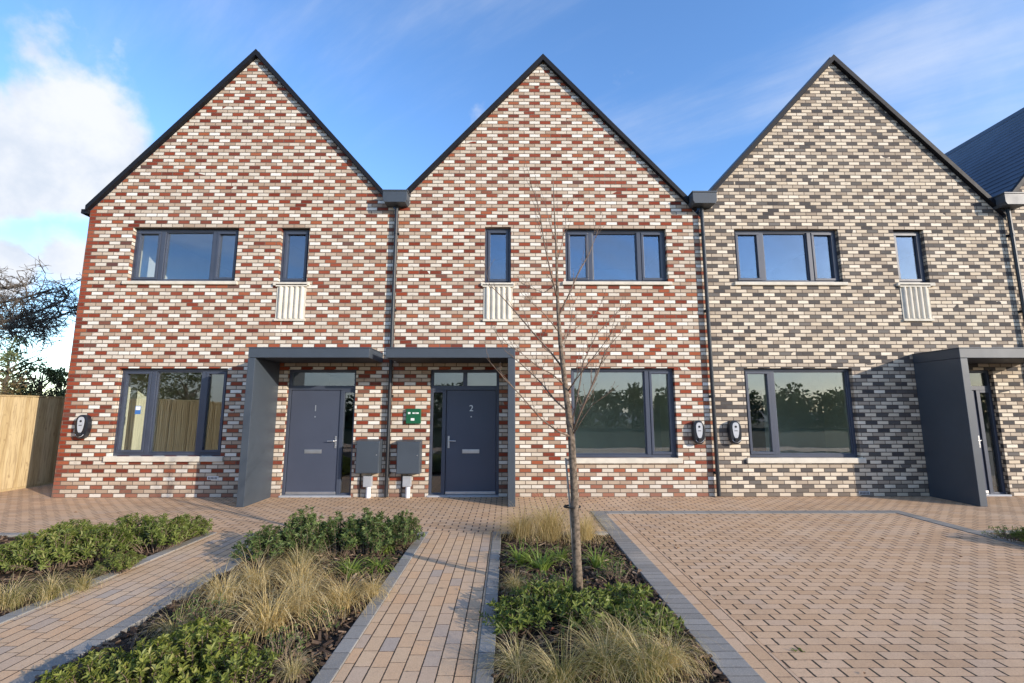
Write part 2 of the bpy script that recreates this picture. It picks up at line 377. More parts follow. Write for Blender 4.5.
# ------------------------------------------------------------------ houses
FRAME_Y = .085
def wall_front(m, x0, x1, xa, za, zl, zr, holes, rev=.17):
    """front wall sheet at y = 0 with brick reveals; gable from (x0,zl) over (xa,za) to (x1,zr)"""
    zt = min(zl, zr) - .02
    xs = sorted({x0, x1, *[h[0] for h in holes], *[h[1] for h in holes]}); zs = sorted({0.0, zt, *[h[2] for h in holes], *[h[3] for h in holes]})
    for i in range(len(xs)-1):
        for j in range(len(zs)-1):
            cx = (xs[i]+xs[i+1])/2; cz = (zs[j]+zs[j+1])/2
            if any(h[0] < cx < h[1] and h[2] < cz < h[3] for h in holes): continue
            m.poly([(xs[i],0,zs[j]),(xs[i+1],0,zs[j]),(xs[i+1],0,zs[j+1]),(xs[i],0,zs[j+1])])
    m.poly([(x0,0,zt),(x1,0,zt),(x1,0,zr),(xa,0,za),(x0,0,zl)])
    for a, b, c, d in holes:
        m.poly([(a,0,c),(a,0,d),(a,rev,d),(a,rev,c)]); m.poly([(b,0,d),(b,0,c),(b,rev,c),(b,rev,d)])
        m.poly([(a,0,d),(b,0,d),(b,rev,d),(a,rev,d)]); m.poly([(b,0,c),(a,0,c),(a,rev,c),(b,rev,c)])

def window(root, x0, x1, z0, z1, lights, low=False, sillh=.07):
    """lights: list of (x0, x1, opens) glass lights"""
    y0, y1 = FRAME_Y, FRAME_Y + .075; lights = [(a*1.009, b*1.009, op) for a, b, op in lights]
    m = MB(); fw = .055
    m.box(x0, x1, y0, y1, z1 - fw, z1); m.box(x0, x1, y0, y1, z0, z0 + fw)
    m.box(x0, x0 + fw, y0 + .001, y1 - .001, z0 + fw, z1 - fw); m.box(x1 - fw, x1, y0 + .001, y1 - .001, z0 + fw, z1 - fw)
    for a, b in zip(lights[:-1], lights[1:]):
        c = (a[1] + b[0]) / 2; m.box(c - .045, c + .045, y0 - .004, y1 - .002, z0 + fw, z1 - fw)
    w = m.build('window', M['anthracite'], root, bevel=.006)
    for k, (a, b, op) in enumerate(lights):
        la = x0 + fw if k == 0 else (lights[k-1][1] + a)/2 + .045
        lb = x1 - fw if k == len(lights)-1 else (b + lights[k+1][0])/2 - .045
        s = .052 if op else .02; py = y0 - .016 if op else y0 + .02
        sm = MB(); q0, q1 = z0 + fw, z1 - fw
        if op:
            sm.box(la+.002, lb-.002, py, y1-.01, q1 - s, q1-.002); sm.box(la+.002, lb-.002, py, y1-.01, q0+.002, q0 + s)
            sm.box(la+.002, la + s, py + .001, y1-.012, q0 + s, q1 - s); sm.box(lb - s, lb-.002, py + .001, y1-.012, q0 + s, q1 - s)
            sm.build('sash', M['anthracite'], w, bevel=.005)
        else:
            sm.box(la, lb, py, y1-.01, q1 - s, q1-.001); sm.box(la, lb, py, y1-.01, q0+.001, q0 + s)
            sm.box(la, la + s, py + .001, y1-.012, q0 + s, q1 - s); sm.box(lb - s, lb, py + .001, y1-.012, q0 + s, q1 - s)
            sm.build('glazing_bead', M['anthracite'], w, bevel=.003)
        gy = (py + y1) / 2 + .008; tl = R.uniform(-.010, .010)
        g = MB(); g.box(la + s - .004, lb - s + .004, gy, gy + .006, q0 + s - .004, q1 - s + .004)
        g.v = [(x, y + tl*(x-la) + R.choice((.0,)) , z) for x, y, z in g.v]
        g.build('pane', M[{True: 'glass_low', 2: 'glass_mid'}.get(low, 'glass')], w)
    MB().box(x0 - .07, x1 + .07, -.045, y0 + .01, z0 - sillh, z0 - .002).build('sill', M['stone'], w, bevel=.008)
    return w

def fluted_panel(root, x0, x1, z0, z1):
    m = MB(); w = x1 - x0
    m.box(x0 - .02, x1 + .02, -.045, .0, z1 - .05, z1); m.box(x0 - .01, x1 + .02, -.035, .0, z0, z0 + .045)
    n = 5; p = (w - .05) / n; pts = [(x0, .0), (x0, -.012), (x0 + .025, -.012)]
    for k in range(n):
        a = x0 + .025 + k*p
        for i in range(7):
            t = math.pi*i/6; pts.append((a + p*.08 + p*.84*i/6, -.012 - (.0 if i in (0, 6) else .034*(math.sin(t)**.6))))
    pts += [(x1 - .025, -.012), (x1, -.012), (x1, .0)]
    k = len(pts); n0 = len(m.v)
    m.v += [(a, b, z0 + .045) for a, b in pts] + [(a, b, z1 - .05) for a, b in pts]
    for i in range(k-1): m.f.append((n0+i, n0+i+1, n0+k+i+1, n0+k+i))
    return m.build('fluted_panel', M['stone'], root, bevel=.0)

def text(name, s, size, loc, mat, parent, depth=.004):
    c = bpy.data.curves.new(name, 'FONT'); c.body = s; c.size = size; c.extrude = depth; c.align_x = 'CENTER'; c.align_y = 'CENTER'
    c.materials.append(mat); o = bpy.data.objects.new(name, c); o.rotation_euler = (rad(90), 0, 0)
    COL.objects.link(o); bpy.context.view_layer.update()
    me = bpy.data.meshes.new_from_object(o.evaluated_get(bpy.context.evaluated_depsgraph_get())); bpy.data.objects.remove(o)
    rot = Matrix.Rotation(rad(90), 4, 'X'); mb = MB(); mb.v = [tuple(rot @ v.co + Vector(loc)) for v in me.vertices]; mb.f = [tuple(p.vertices) for p in me.polygons]
    return mb.build(name, mat, parent)

def front_door(root, x0, x1, z1, side, number, split):
    """frame x0..x1, side = +1 when the sidelight is on the right"""
    y0, y1 = FRAME_Y, FRAME_Y + .08; zt = 2.02; z0 = .02
    fw = .055; sl = .31
    d0, d1 = (x0 + fw, x1 - sl) if side > 0 else (x0 + sl, x1 - fw)      # the door leaf's opening
    s0, s1 = (d1 + .075, x1 - fw) if side > 0 else (x0 + fw, d0 - .075)
    m = MB(); m.box(x0, x1, y0, y1, z1 - fw, z1); m.box(x0, x1, y0 + .001, y1, zt, zt + .085)
    m.box(x0, x0 + fw, y0 - .002, y1, 0, z1 - fw); m.box(x1 - fw, x1, y0 - .002, y1, 0, z1 - fw)
    if side > 0: m.box(d1, d1 + .075, y0 - .001, y1, 0, zt)
    else: m.box(d0 - .075, d0, y0 - .001, y1, 0, zt)
    if split: m.box((x0+x1)/2 - .04, (x0+x1)/2 + .04, y0 - .003, y1, zt + .085, z1 - fw)
    m.box(s0, s1, y0 + .002, y1, 0, .06); m.box(s0, s1, y0 + .002, y1, zt - .05, zt)
    fr = m.build('door_frame', M['anthracite'], root, bevel=.005)
    gy = y0 + .035
    if split:
        for a, b in ((x0 + fw, (x0+x1)/2 - .04), ((x0+x1)/2 + .04, x1 - fw)):
            MB().box(a, b, gy, gy + .006, zt + .085, z1 - fw).build('transom_pane', M['glass_low'], fr)
    else: MB().box(x0 + fw, x1 - fw, gy, gy + .006, zt + .085, z1 - fw).build('transom_pane', M['glass_low'], fr)
    MB().box(s0, s1, gy, gy + .006, .06, zt - .05).build('sidelight_pane', M['glass_low'], fr)
    MB().box(x0 - .01, x1 + .01, -.012, y1, -.01, .030).build('threshold', M['grey_plastic'], fr, bevel=.005)
    dr = MB().box(d0 + .006, d1 - .006, y0 + .022, y0 + .068, .055, zt - .006).build('door', M['anthracite_door'], root, bevel=.006)
    MB().box(d0 + .012, d1 - .012, y0 + .006, y0 + .030, .036, .085).build('weather_bar', M['steel'], dr, bevel=.004)
    xc = (d0 + d1) / 2; fy = y0 + .022
    pl = MB(); pl.box(xc - .165, xc + .165, fy - .010, fy, .80, .875); pl.box(xc - .14, xc + .14, fy - .015, fy - .010, .815, .86)
    pl.build('letter_plate', M['steel'], dr, bevel=.004)
    hx = d1 - .06 if side > 0 else d0 + .06; s = -1 if side > 0 else 1
    h = MB(); h.box(hx - .018, hx + .018, fy - .010, fy, .90, 1.13); h.tube([(hx, fy - .008, 1.04), (hx, fy - .05, 1.04), (hx + s*.02, fy - .06, 1.04), (hx + s*.145, fy - .06, 1.037)], [.010, .010, .010, .009], 8)
    h.tube([(hx, fy - .008, .945), (hx, fy - .02, .945)], [.012, .012], 8)
    h.build('handle', M['steel'], dr, bevel=.002)
    MB().tube([(xc, fy + .002, 1.50), (xc, fy - .008, 1.50)], [.014, .014], 10).build('peephole', M['steel'], dr)
    if number: text('house_number', number, .17, (xc, fy - .006, 1.66), M['steel'], dr)

def porch(root, fx0, fx1, e0, e1, zt=2.72, yf=-.92):
    """fin between fx0..fx1, canopy e0..e1"""
    p = MB(); p.box(fx0, fx1, yf, -.002, .0, zt - .175); fin = p.build('porch_fin', M['porch'], root, bevel=.006)
    c = MB(); c.box(e0, e1, yf, -.002, zt - .17, zt); c.box(e0 - .008, e1 + .008, yf - .008, -.003, zt, zt + .018)
    cn = c.build('porch_canopy', M['porch'], root, bevel=.006)
    a, b = (fx1, e1) if abs(e0 - fx0) < .02 else (e0, fx0)
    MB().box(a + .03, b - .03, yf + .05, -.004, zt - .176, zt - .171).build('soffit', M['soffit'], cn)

def roof(root, xl, xa, xr, zap, slope, y0=.0, y1=9.2, ov_l=.0, ov_r=.0):
    """stepped slate slopes as one extruded profile, plus verge trim on the gable"""
    top = []
    def side(xe):
        out = []; L = abs(xa - xe); n = int(L / .13); s = 1 if xe > xa else -1
        for i in range(n + 1):
            d = L * i / n; z = zap - slope * d
            if i: out.append((xa + s*d, z + .022))
            out.append((xa + s*d, z))
        return out
    l = side(xl - ov_l); r = side(xr + ov_r)
    prof = list(reversed(l)) + r[1:]
    under = [(xr + ov_r, r[-1][1] - .10), (xa, zap - .12), (xl - ov_l, l[-1][1] - .10)]
    pts = list(reversed(prof)); pts = pts + [(x, z) for x, z in reversed(under)]
    m = MB(); m.prism_y(pts, y0, y1)
    rf = m.build('roof', M['slate'], root)
    MB().prism_y([(xa - .14, zap - .14), (xa + .14, zap - .14), (xa + .02, zap + .035), (xa - .02, zap + .035)], y0 + .01, y1).build('ridge', M['slate'], rf)
    v = MB()
    el, er = l[-1], r[-1]
    t = .095; up = .022
    v.prism_y([(el[0] - .01, el[1] + up), (el[0] - .01, el[1] - t), (xa, zap - t - .02), (xa, zap + up)], -.085, y0 - .001)
    v.prism_y([(xa, zap + up), (xa, zap - t - .02), (er[0] + .01, er[1] - t), (er[0] + .01, er[1] + up)], -.085, y0 - .001)
    v.build('verge', M['verge'], root)
    return rf

def drainpipe(root, x, z1=6.0, zb=5.77):
    h = MB(); w = .245
    h.prism_y([(x - w, zb + .06), (x - w*.86, zb), (x + w*.86, zb), (x + w, zb + .06), (x + w, z1), (x - w, z1)], -.27, -.002)
    h.box(x - w - .012, x + w + .012, -.282, -.001, z1, z1 + .03)
    h.build('rainwater_hopper', M['porch'], root, bevel=.006)
    p = MB(); p.tube([(x, -.075, zb + .01), (x, -.075, .02)], [.036, .036], 12)
    dp = p.build('drainpipe', M['black_metal'], root, smooth=False)
    for z in (.45, 1.9, 3.6, 5.2):
        b = MB(); b.tube([(x, -.075, z - .025), (x, -.075, z + .025)], [.043, .043], 12); b.box(x - .055, x + .055, -.036, -.001, z - .02, z + .02)
        b.build('pipe_bracket', M['black_metal'], dp)

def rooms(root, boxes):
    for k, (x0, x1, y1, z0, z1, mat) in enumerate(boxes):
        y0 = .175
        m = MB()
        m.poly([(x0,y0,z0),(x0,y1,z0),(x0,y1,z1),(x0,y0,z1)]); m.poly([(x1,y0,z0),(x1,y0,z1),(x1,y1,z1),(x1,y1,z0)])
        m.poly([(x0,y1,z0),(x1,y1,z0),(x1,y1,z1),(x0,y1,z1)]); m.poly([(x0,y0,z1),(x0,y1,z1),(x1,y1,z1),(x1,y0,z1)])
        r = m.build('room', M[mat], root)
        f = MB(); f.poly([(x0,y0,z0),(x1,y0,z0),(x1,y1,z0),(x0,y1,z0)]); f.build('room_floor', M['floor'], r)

DEPTH = 9.0
def house(name, label, x0, x1, xa, zap, slope, brick, holes, lw=False, rw=False, ov_l=-.10, ov_r=-.10):
    root = empty(name, (xa, 0, 0), label, 'house', 'row of gabled houses')
    m = MB(); zw = zap - .10; x0 += .003; x1 -= .003; lw = rw = True
    zl = zw - slope*(xa - x0); zr = zw - slope*(x1 - xa)
    wall_front(m, x0, x1, xa, zw, zl, zr, holes)
    m.poly([(x1,DEPTH,0),(x0,DEPTH,0),(x0,DEPTH,zl),(xa,DEPTH,zw),(x1,DEPTH,zr)])
    if lw: m.poly([(x0,DEPTH,0),(x0,0,0),(x0,0,zl),(x0,DEPTH,zl)])
    if rw: m.poly([(x1,0,0),(x1,DEPTH,0),(x1,DEPTH,zr),(x1,0,zr)])
    m.build('wall', M[brick], root)
    roof(root, x0, xa, x1, zap, slope, 0, DEPTH + .1, ov_l, ov_r)
    return root

B0, B1, B2, B3, B4 = -8.57, -2.28, 3.98, 10.38, 16.6
# ---- end house, door number 1
h1 = dict(up=(-7.65, -5.50, 4.19, 5.32), sm=(-4.64, -4.06, 4.17, 5.32), lo=(-7.59, -5.48, .76, 2.44), door=(-4.31, -2.97, 0, 2.42))
H1 = house('terraced_house', 'end house of red and cream brick with door number 1 and a red corner', B0, B1, -5.43, 9.30, 1.125, 'brick_red_end', list(h1.values()), lw=True, ov_l=.03)
window(H1, *h1['up'], [(-7.46, -7.08, True), (-6.95, -6.02, False), (-5.92, -5.56, True)])
window(H1, *h1['sm'], [(-4.5, -4.15, True)])
w = window(H1, *h1['lo'], [(-7.38, -6.98, True), (-6.82, -5.98, False), (-5.88, -5.54, True)], True, .10)
st = MB(); st.box(-7.27, -7.16, FRAME_Y + .012, FRAME_Y + .014, 1.55, 1.71); st.build('window_sticker', M['sticker_blue'], w)
st = MB(); st.box(-7.26, -7.17, FRAME_Y + .010, FRAME_Y + .012, 1.63, 1.70); st.build('window_sticker', M['lettering'], w)
fluted_panel(H1, -4.63, -4.05, 3.38, 4.13)
front_door(H1, *h1['door'][:2], 2.42, 1, '1', False)
porch(H1, -4.60, -4.47, -4.60, -2.46)
drainpipe(H1, B1)
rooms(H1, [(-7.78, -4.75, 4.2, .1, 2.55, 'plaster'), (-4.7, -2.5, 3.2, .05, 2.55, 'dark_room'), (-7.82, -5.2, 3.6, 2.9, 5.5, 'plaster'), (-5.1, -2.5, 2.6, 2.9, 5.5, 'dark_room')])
g = MB(); g.box(B0 - .14, B0 - .005, -.05, DEPTH, 5.60, 5.69); g.build('gutter', M['verge'], H1)
# ---- middle house, door number 2
h2 = dict(up=(1.17, 3.25, 4.20, 5.33), sm=(-.475, .06, 4.17, 5.36), lo=(1.24, 3.28, .72, 2.45), door=(-1.52, -.17, 0, 2.42))
H2 = house('terraced_house', 'middle house of red and cream brick with door number 2 behind the young tree', B1, B2, .75, 9.23, 1.10, 'brick_red', list(h2.values()))
window(H2, *h2['up'], [(1.28, 1.60, True), (1.77, 2.60, False), (2.76, 3.13, True)])
window(H2, *h2['sm'], [(-.37, -.04, True)])
window(H2, *h2['lo'], [(1.34, 2.66, False), (2.80, 3.15, True)], 2, .10)
fluted_panel(H2, -.49, .09, 3.38, 4.13)
front_door(H2, *h2['door'][:2], 2.42, -1, '2', True)
porch(H2, .0, .13, -2.17, .13)
drainpipe(H2, 3.985)
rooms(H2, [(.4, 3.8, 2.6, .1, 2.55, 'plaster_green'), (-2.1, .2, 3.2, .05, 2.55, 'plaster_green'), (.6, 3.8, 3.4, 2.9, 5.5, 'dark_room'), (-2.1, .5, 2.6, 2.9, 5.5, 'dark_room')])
# ---- grey and buff house
h3 = dict(up=(4.66, 6.82, 4.20, 5.34), sm=(7.97, 8.60, 4.19, 5.33), lo=(4.66, 6.81, .72, 2.45), door=(8.30, 9.62, 0, 2.42))
H3 = house('terraced_house', 'grey and buff brick house with full gable and dark porch fin at the right', B2, B3, 7.07, 9.26, 1.10, 'brick_grey', list(h3.values()))
window(H3, *h3['up'], [(4.78, 5.12, True), (5.29, 6.12, False), (6.28, 6.66, True)])
window(H3, *h3['sm'], [(8.07, 8.40, True)])
window(H3, *h3['lo'], [(4.80, 5.12, True), (5.28, 6.62, False)], 2, .10)
fluted_panel(H3, 7.96, 8.54, 3.40, 4.15)
front_door(H3, *h3['door'][:2], 2.42, 1, None, False)
porch(H3, 8.05, 8.18, 8.05, 10.26, yf=-.98)
drainpipe(H3, 10.36)
MB().box(5.75, 6.25, 2.34, 2.385, .1, 2.10).build('inner_door', M['soffit'], H3)
rooms(H3, [(4.2, 7.75, 2.4, .1, 2.55, 'plaster_green'), (7.9, 10.2, 3.2, .05, 2.55, 'plaster_green'), (4.2, 7.4, 3.4, 2.9, 5.5, 'dark_room'), (7.5, 10.2, 2.6, 2.9, 5.5, 'plaster')])
# ---- next house along, mostly outside the picture
H4 = house('terraced_house', 'house at the right edge showing only its blue grey slate slope', B3, B4, 13.45, 9.40, 1.12, 'brick_grey', [], rw=True)

# ------------------------------------------------------------------ fittings on the walls
def charger(px, py, label):
    c = on_plane(px, py, 0); root = empty('wall_charger', (c.x, 0, c.z), label, 'wall charger', 'car chargers on the house fronts')
    def outline(w, h, taper, n=28, p=2.6):
        pts = []
        for i in range(n):
            t = 2*math.pi*i/n; cx = math.copysign(abs(math.cos(t))**(2/p), math.cos(t)); cz = math.copysign(abs(math.sin(t))**(2/p), math.sin(t))
            pts.append((c.x + cx*w*(1 - taper*(1 - cz)/2), c.z + cz*h))
        return pts
    b = MB(); b.prism_y(outline(.125, .225, .10), -.12, -.001); b.build('body', M['charger_black'], root, bevel=.02)
    f = MB(); o = outline(.075, .150, .38); o = [(x, z + .035) for x, z in o]; f.prism_y(o, -.128, -.119); fp = f.build('faceplate', M['charger_face'], root, bevel=.003)
    MB().tube([(c.x, -.129, c.z + .105), (c.x, -.131, c.z + .105)], [.022, .022], 12).build('logo_dot', M['charger_black'], fp)
    MB().box(c.x - .030, c.x + .030, -.131, -.129, c.z + .022, c.z + .034).build('label_strip', M['black_metal'], fp)
    s = MB(); s.tube([(c.x, -.125, c.z - .145), (c.x, -.150, c.z - .150)], [.042, .038], 14); s.build('socket', M['black_metal'], root)
    l = MB(); l.tube([(c.x + .085*math.cos(a), -.124, c.z - .105 + .085*math.sin(a)) for a in [math.pi*(1.15 + .7*i/8) for i in range(9)]], [.006]*9, 6); l.build('cable_hook', M['charger_face'], root)
charger(86, 426.5, 'black oval wall charger with silver face left of the end house window')
charger(697, 432, 'black oval wall charger on red brick left of the second drainpipe')
charger(733, 432, 'black oval wall charger on grey brick right of the second drainpipe')

def meter_box(x0, x1, z0, z1, label, bx, cablex):
    root = empty('meter_box', ((x0+x1)/2, 0, z0), label, 'meter box', 'grey meter boxes between the doors')
    b = MB(); b.prism_x = None
    n = len(b.v); yb = -.002
    for (y, z) in ((-.21, z0), (yb, z0 + .0), (yb, z1), (-.21, z1 - .03)):
        b.v += [(x0, y, z), (x1, y, z)]
    b.f += [(0,1,7,6),(2,3,1,0)[::1],(4,5,3,2),(6,7,5,4),(0,6,4,2),(1,3,5,7)]
    b.build('cabinet', M['porch'], root, bevel=.008)
    d = MB(); d.box(x0 + .012, x1 - .012, -.222, -.212, z0 + .015, z1 - .045); dd = d.build('cabinet_door', M['porch'], root, bevel=.004)
    MB().tube([(x1 - .05, -.221, (z0+z1)/2 + .03), (x1 - .05, -.227, (z0+z1)/2 + .03)], [.012, .012], 10).build('lock', M['steel'], dd)
    MB().box(bx - .08, bx + .08, -.10, -.001, .20, .40).build('junction_box', M['grey_plastic'], root, bevel=.01)
    p = MB(); p.tube([(bx + .02, -.06, .20), (bx + .02, -.06, -.01)], [.045, .045], 12); p.build('conduit', M['white_plastic'], root)
    c = MB(); c.tube([(cablex, -.02, z0 + .01), (cablex, -.02, -.01)], [.012, .012], 8); c.build('cable', M['black_metal'], root)
meter_box(-2.84, -2.40, .46, 1.08, 'grey meter box just right of door number 1, left of the drainpipe', -2.64, -2.79)
meter_box(-2.08, -1.64, .45, 1.07, 'grey meter box under the green box, left of door number 2', -1.90, -2.01)

root = empty('green_wall_box', (-1.815, 0, 1.37), 'small green box with white lettering on the brick left of door number 2', 'wall box')
MB().box(-1.96, -1.675, -.06, -.001, 1.37, 1.655).build('box_body', M['green'], root, bevel=.008)
L = MB(); L.box(-1.922, -1.875, -.064, -.062, 1.555, 1.59)
for k, (a, b) in enumerate(((-1.835, -1.808), (-1.800, -1.782), (-1.774, -1.755), (-1.748, -1.715))): L.box(a, b, -.064, -.062, 1.558, 1.585)
L.box(-1.865, -1.795, -.064, -.062, 1.43, 1.475)
L.build('lettering', M['lettering'], root)
def vent(px, py, label, mat):
    c = on_plane(px, py, 0); root = empty('wall_vent', (c.x, 0, c.z), label, 'wall vent')
    MB().box(c.x - .105, c.x + .105, -.012, -.001, c.z - .032, c.z + .032).build('vent_frame', M[mat], root, bevel=.003)
    s = MB()
    for k in range(7): s.box(c.x - .085 + k*.026, c.x - .071 + k*.026, -.0135, -.0122, c.z - .022, c.z + .022)
    s.build('vent_slots', M['black_metal'], root)
vent(213, 478, 'small white wall vent low on the end house, beside its porch fin', 'white_plastic')
vent(864, 493, 'small pale wall vent at the foot of the grey brick wall', 'grey_plastic')

# ------------------------------------------------------------------ fence
def fence():
    FX = -10.2
    root = empty('timber_fence', (FX, 2, 0), 'yellow closeboard timber fence running back beside the end house', 'fence')
    rr = random.Random(5); m = MB(); y = -14.0
    while y < 12:
        w = .085; h = 1.90 + rr.uniform(-.006, .006); t0 = rr.uniform(0, .012); ln = rr.uniform(-.009, .009)
        n = len(m.v)
        for z in (.05, h):
            k = ln*(1 if z > 1 else 0)
            m.v += [(FX + .008 + t0, y - .012 + k, z), (FX + .030 + t0, y + w + k, z), (FX - .002, y + w + k, z), (FX - .004, y - .012 + k, z)]
        m.f += [tuple(n+i for i in q) for q in ((3,2,1,0),(4,5,6,7),(0,1,5,4),(1,2,6,5),(2,3,7,6),(3,0,4,7))]
        y += w*rr.uniform(.92, 1.02)
    m.build('board_panel', M['timber'], root)
    MB().box(FX - .02, FX + .045, -14, 12, 1.907, 1.935).build('capping_rail', M['timber'], root)
    MB().box(FX - .03, FX + .024, -14, 12, -.02, .048).build('gravel_board', M['timber'], root)
    for k in range(9):
        y = -13.9 + k*3.2
        MB().box(FX - .11, FX - .012, y - .05, y + .05, -.1, 1.90).build('post', M['timber'], root)
    r = MB()
    for z in (.35, .95, 1.55): r.box(FX - .06, FX - .005, -14, 12, z - .04, z + .04)
    r.build('rail', M['timber'], root)
fence()

# ------------------------------------------------------------------ foliage
def leaf(m, p, d, L, W, up, fold=.25, droop=.15):
    d = d.normalized(); s = d.cross(up)
    if s.length < 1e-3: s = d.cross(Vector((1, .2, 0)))
    s.normalize(); nrm = s.cross(d)
    a = p; b = p + d*L*.38; c = p + d*L*.72 - nrm*L*droop*.4; t = p + d*L - nrm*L*droop
    n = len(m.v); lift = nrm*W*fold
    m.v += [tuple(q) for q in (a, b + s*W*.5 + lift, c + s*W*.42 + lift, t, c - s*W*.42 + lift, b - s*W*.5 + lift)]
    m.f += [(n, n+3, n+2, n+1), (n, n+5, n+4, n+3)]

def clump_mesh(m, rr, centre, radii, n, L, W, shell=.55):
    for i in range(n):
        v = Vector((rr.gauss(0,1), rr.gauss(0,1), rr.gauss(0,1))).normalized(); k = shell + (1-shell)*rr.random()**.7
        p = Vector(centre) + Vector((v.x*radii[0]*k, v.y*radii[1]*k, v.z*radii[2]*k))
        d = (v + Vector((rr.gauss(0,.7), rr.gauss(0,.7), rr.gauss(0,.7)))).normalized()
        leaf(m, p, d, L*rr.uniform(.6, 1.3), W*rr.uniform(.7, 1.2), Vector((rr.gauss(0,.6), rr.gauss(0,.6), 1)))

def shrub_proto(seed, rx, h, nstem, leafL, leafW, mat, up=.9, step=.035):
    rr = random.Random(seed); fo = MB(); sm = MB()
    for i in range(nstem):
        az = rr.uniform(0, 6.283); q = rr.random()**.55; base = Vector((math.cos(az)*q*rx*.45, math.sin(az)*q*rx*.45, -.02))
        tip = Vector((math.cos(az)*q*rx*rr.uniform(.8, 1.15), math.sin(az)*q*rx*rr.uniform(.8, 1.15), h*(1 - .62*q*q)*rr.uniform(.72, 1.12)))
        ctrl = (base + tip)/2 + Vector((rr.gauss(0, .03), rr.gauss(0, .03), h*.18))
        pts = [base*(1-t)**2 + ctrl*2*t*(1-t) + tip*t*t for t in (0, .25, .5, .75, 1)]
        sm.tube(pts, [.005, .0045, .004, .003, .002], 4, False)
        ln = (tip - base).length; k = max(5, int(ln/step)); ph = rr.random()*6
        for j in range(k):
            t = .30 + .72*j/(k-1); t = min(t, 1.0); p = base*(1-t)**2 + ctrl*2*t*(1-t) + tip*t*t
            ax = ((ctrl - base)*(1-t) + (tip - ctrl)*t).normalized()
            for s_ in range(2 if t < .9 else 4):
                a = ph + j*1.9 + s_*(3.1416 if t < .9 else 1.57) + rr.gauss(0, .3)
                e1 = ax.cross(Vector((0,0,1)));
                if e1.length < .05: e1 = Vector((1,0,0))
                e1.normalize(); e2 = ax.cross(e1)
                d = (e1*math.cos(a) + e2*math.sin(a))*1.0 + ax*rr.uniform(.35, .9) + Vector((0,0,.15))
                leaf(fo, p, d, leafL*rr.uniform(.65, 1.2), leafW*rr.uniform(.7, 1.15), ax, .22, .12)
    return fo, sm, mat

def plant_thing(name, cat, pieces, loc, label, group, rot=0, scale=1.0):
    root = empty(name, loc, label, cat, group); root['kind'] = 'thing'; root.rotation_euler = (rp.gauss(0, .05), rp.gauss(0, .05), rot); root.scale = (scale*rp.uniform(.88, 1.12), scale*rp.uniform(.88, 1.12), scale*rp.uniform(.78, 1.18))
    for pn, me in pieces:
        o = bpy.data.objects.new(pn, me); link(o, root)
    return root
def mesh_of(mb, name, mat):
    me = bpy.data.meshes.new(name); me.from_pydata(mb.v, [], mb.f); me.update(); me.materials.append(mat); return me
SH = {}
def make_shrubs(key, seeds, rx, h, n, L, W, mat, step=.035):
    SH[key] = []
    for s in seeds:
        fo, sm, _ = shrub_proto(s, rx, h, n, L, W, mat, step=step)
        SH[key].append([('foliage', mesh_of(fo, 'foliage', M[mat])), ('stems', mesh_of(sm, 'stems', M['twig']))])
make_shrubs('mid', (1, 2, 3), .40, .34, 120, .050, .015, 'leaf_mid', .03)
make_shrubs('bright', (4, 5, 6), .36, .27, 88, .043, .018, 'leaf_bright', .030)
make_shrubs('dark', (7, 8, 9), .36, .46, 120, .045, .017, 'leaf_dark', .03)
make_shrubs('broad', (10, 11, 12), .34, .24, 64, .062, .022, 'leaf_mid', .04)
make_shrubs('sparse', (13,), .22, .18, 26, .03, .008, 'leaf_dark', .03)

def grass_proto(seed, n, length, spread, width, lean, mat, flat=.0):
    rr = random.Random(seed); m = MB()
    for i in range(n):
        az = rr.uniform(0, 6.283); q = rr.random()**.6; L = length*rr.uniform(.45, 1.15)
        p = Vector((math.cos(az)*q*spread*.35, math.sin(az)*q*spread*.35, -.01)); az2 = az + rr.gauss(0, .8)
        out = Vector((math.cos(az2), math.sin(az2), 0)); el = rad(rr.uniform(88, 86 - 52*q)); bend = rr.uniform(.6, 1.7)*lean
        out2 = Vector((-out.y, out.x, 0)); tw = rr.gauss(0, .8)
        seg = 6; pts = [p.copy()]; e = el
        for k in range(seg):
            d = out*math.cos(e) + Vector((0,0,1))*math.sin(e) + out2*tw*.15*k/seg
            p = p + d.normalized()*L/seg; p.z = max(p.z, .012 + .01*rr.random()); pts.append(p.copy()); e -= bend*(.35 + .65*(k+1)/seg)*rad(28)
        w = width*rr.uniform(.7, 1.25); n0 = len(m.v); s = out2 + out*rr.gauss(0, .5); s.normalize()
        for k, q_ in enumerate(pts):
            ww = w*(1 - (k/seg)**1.6)*.5 + .0004
            m.v += [tuple(q_ - s*ww), tuple(q_ + s*ww)]
        for k in range(seg): m.f.append((n0+2*k, n0+2*k+1, n0+2*k+3, n0+2*k+2))
    return mesh_of(m, 'grass_blades', M[mat])
GR = {'straw': [[('blades', grass_proto(s, 290, .68, .25, .0040, 1.5, 'straw'))] for s in (21, 22, 23)],
      'mixed': [[('blades', grass_proto(s, 280, .64, .25, .0042, 1.4, 'straw_green'))] for s in (24, 25, 26)],
      'fluffy': [[('blades', grass_proto(s, 620, .62, .26, .0026, 1.2, 'straw'))] for s in (27, 28)],
      'strap': [[('blades', grass_proto(s, 70, .36, .14, .013, 1.05, 'strap'))] for s in (31, 32)]}

rp = random.Random(77)
def put(kind, px, py, label, group, scale=1.0):
    g = on_ground(px, py); g.z = soil_z(g.x, g.y)
    src = SH.get(kind) or GR[kind]; pieces = rp.choice(src)
    if kind in SH: nm, cat = 'shrub', 'shrub'
    elif kind == 'strap': nm, cat = 'strap_leaf_plant', 'plant'
    else: nm, cat = 'ornamental_grass', 'grass'
    plant_thing(nm, cat, pieces, g, label, group, rp.uniform(0, 6.28), scale*rp.uniform(.94, 1.06))
GA, GB, GC = 'plants in the left bed', 'plants in the bed left of the central path', 'plants in the bed around the young tree'
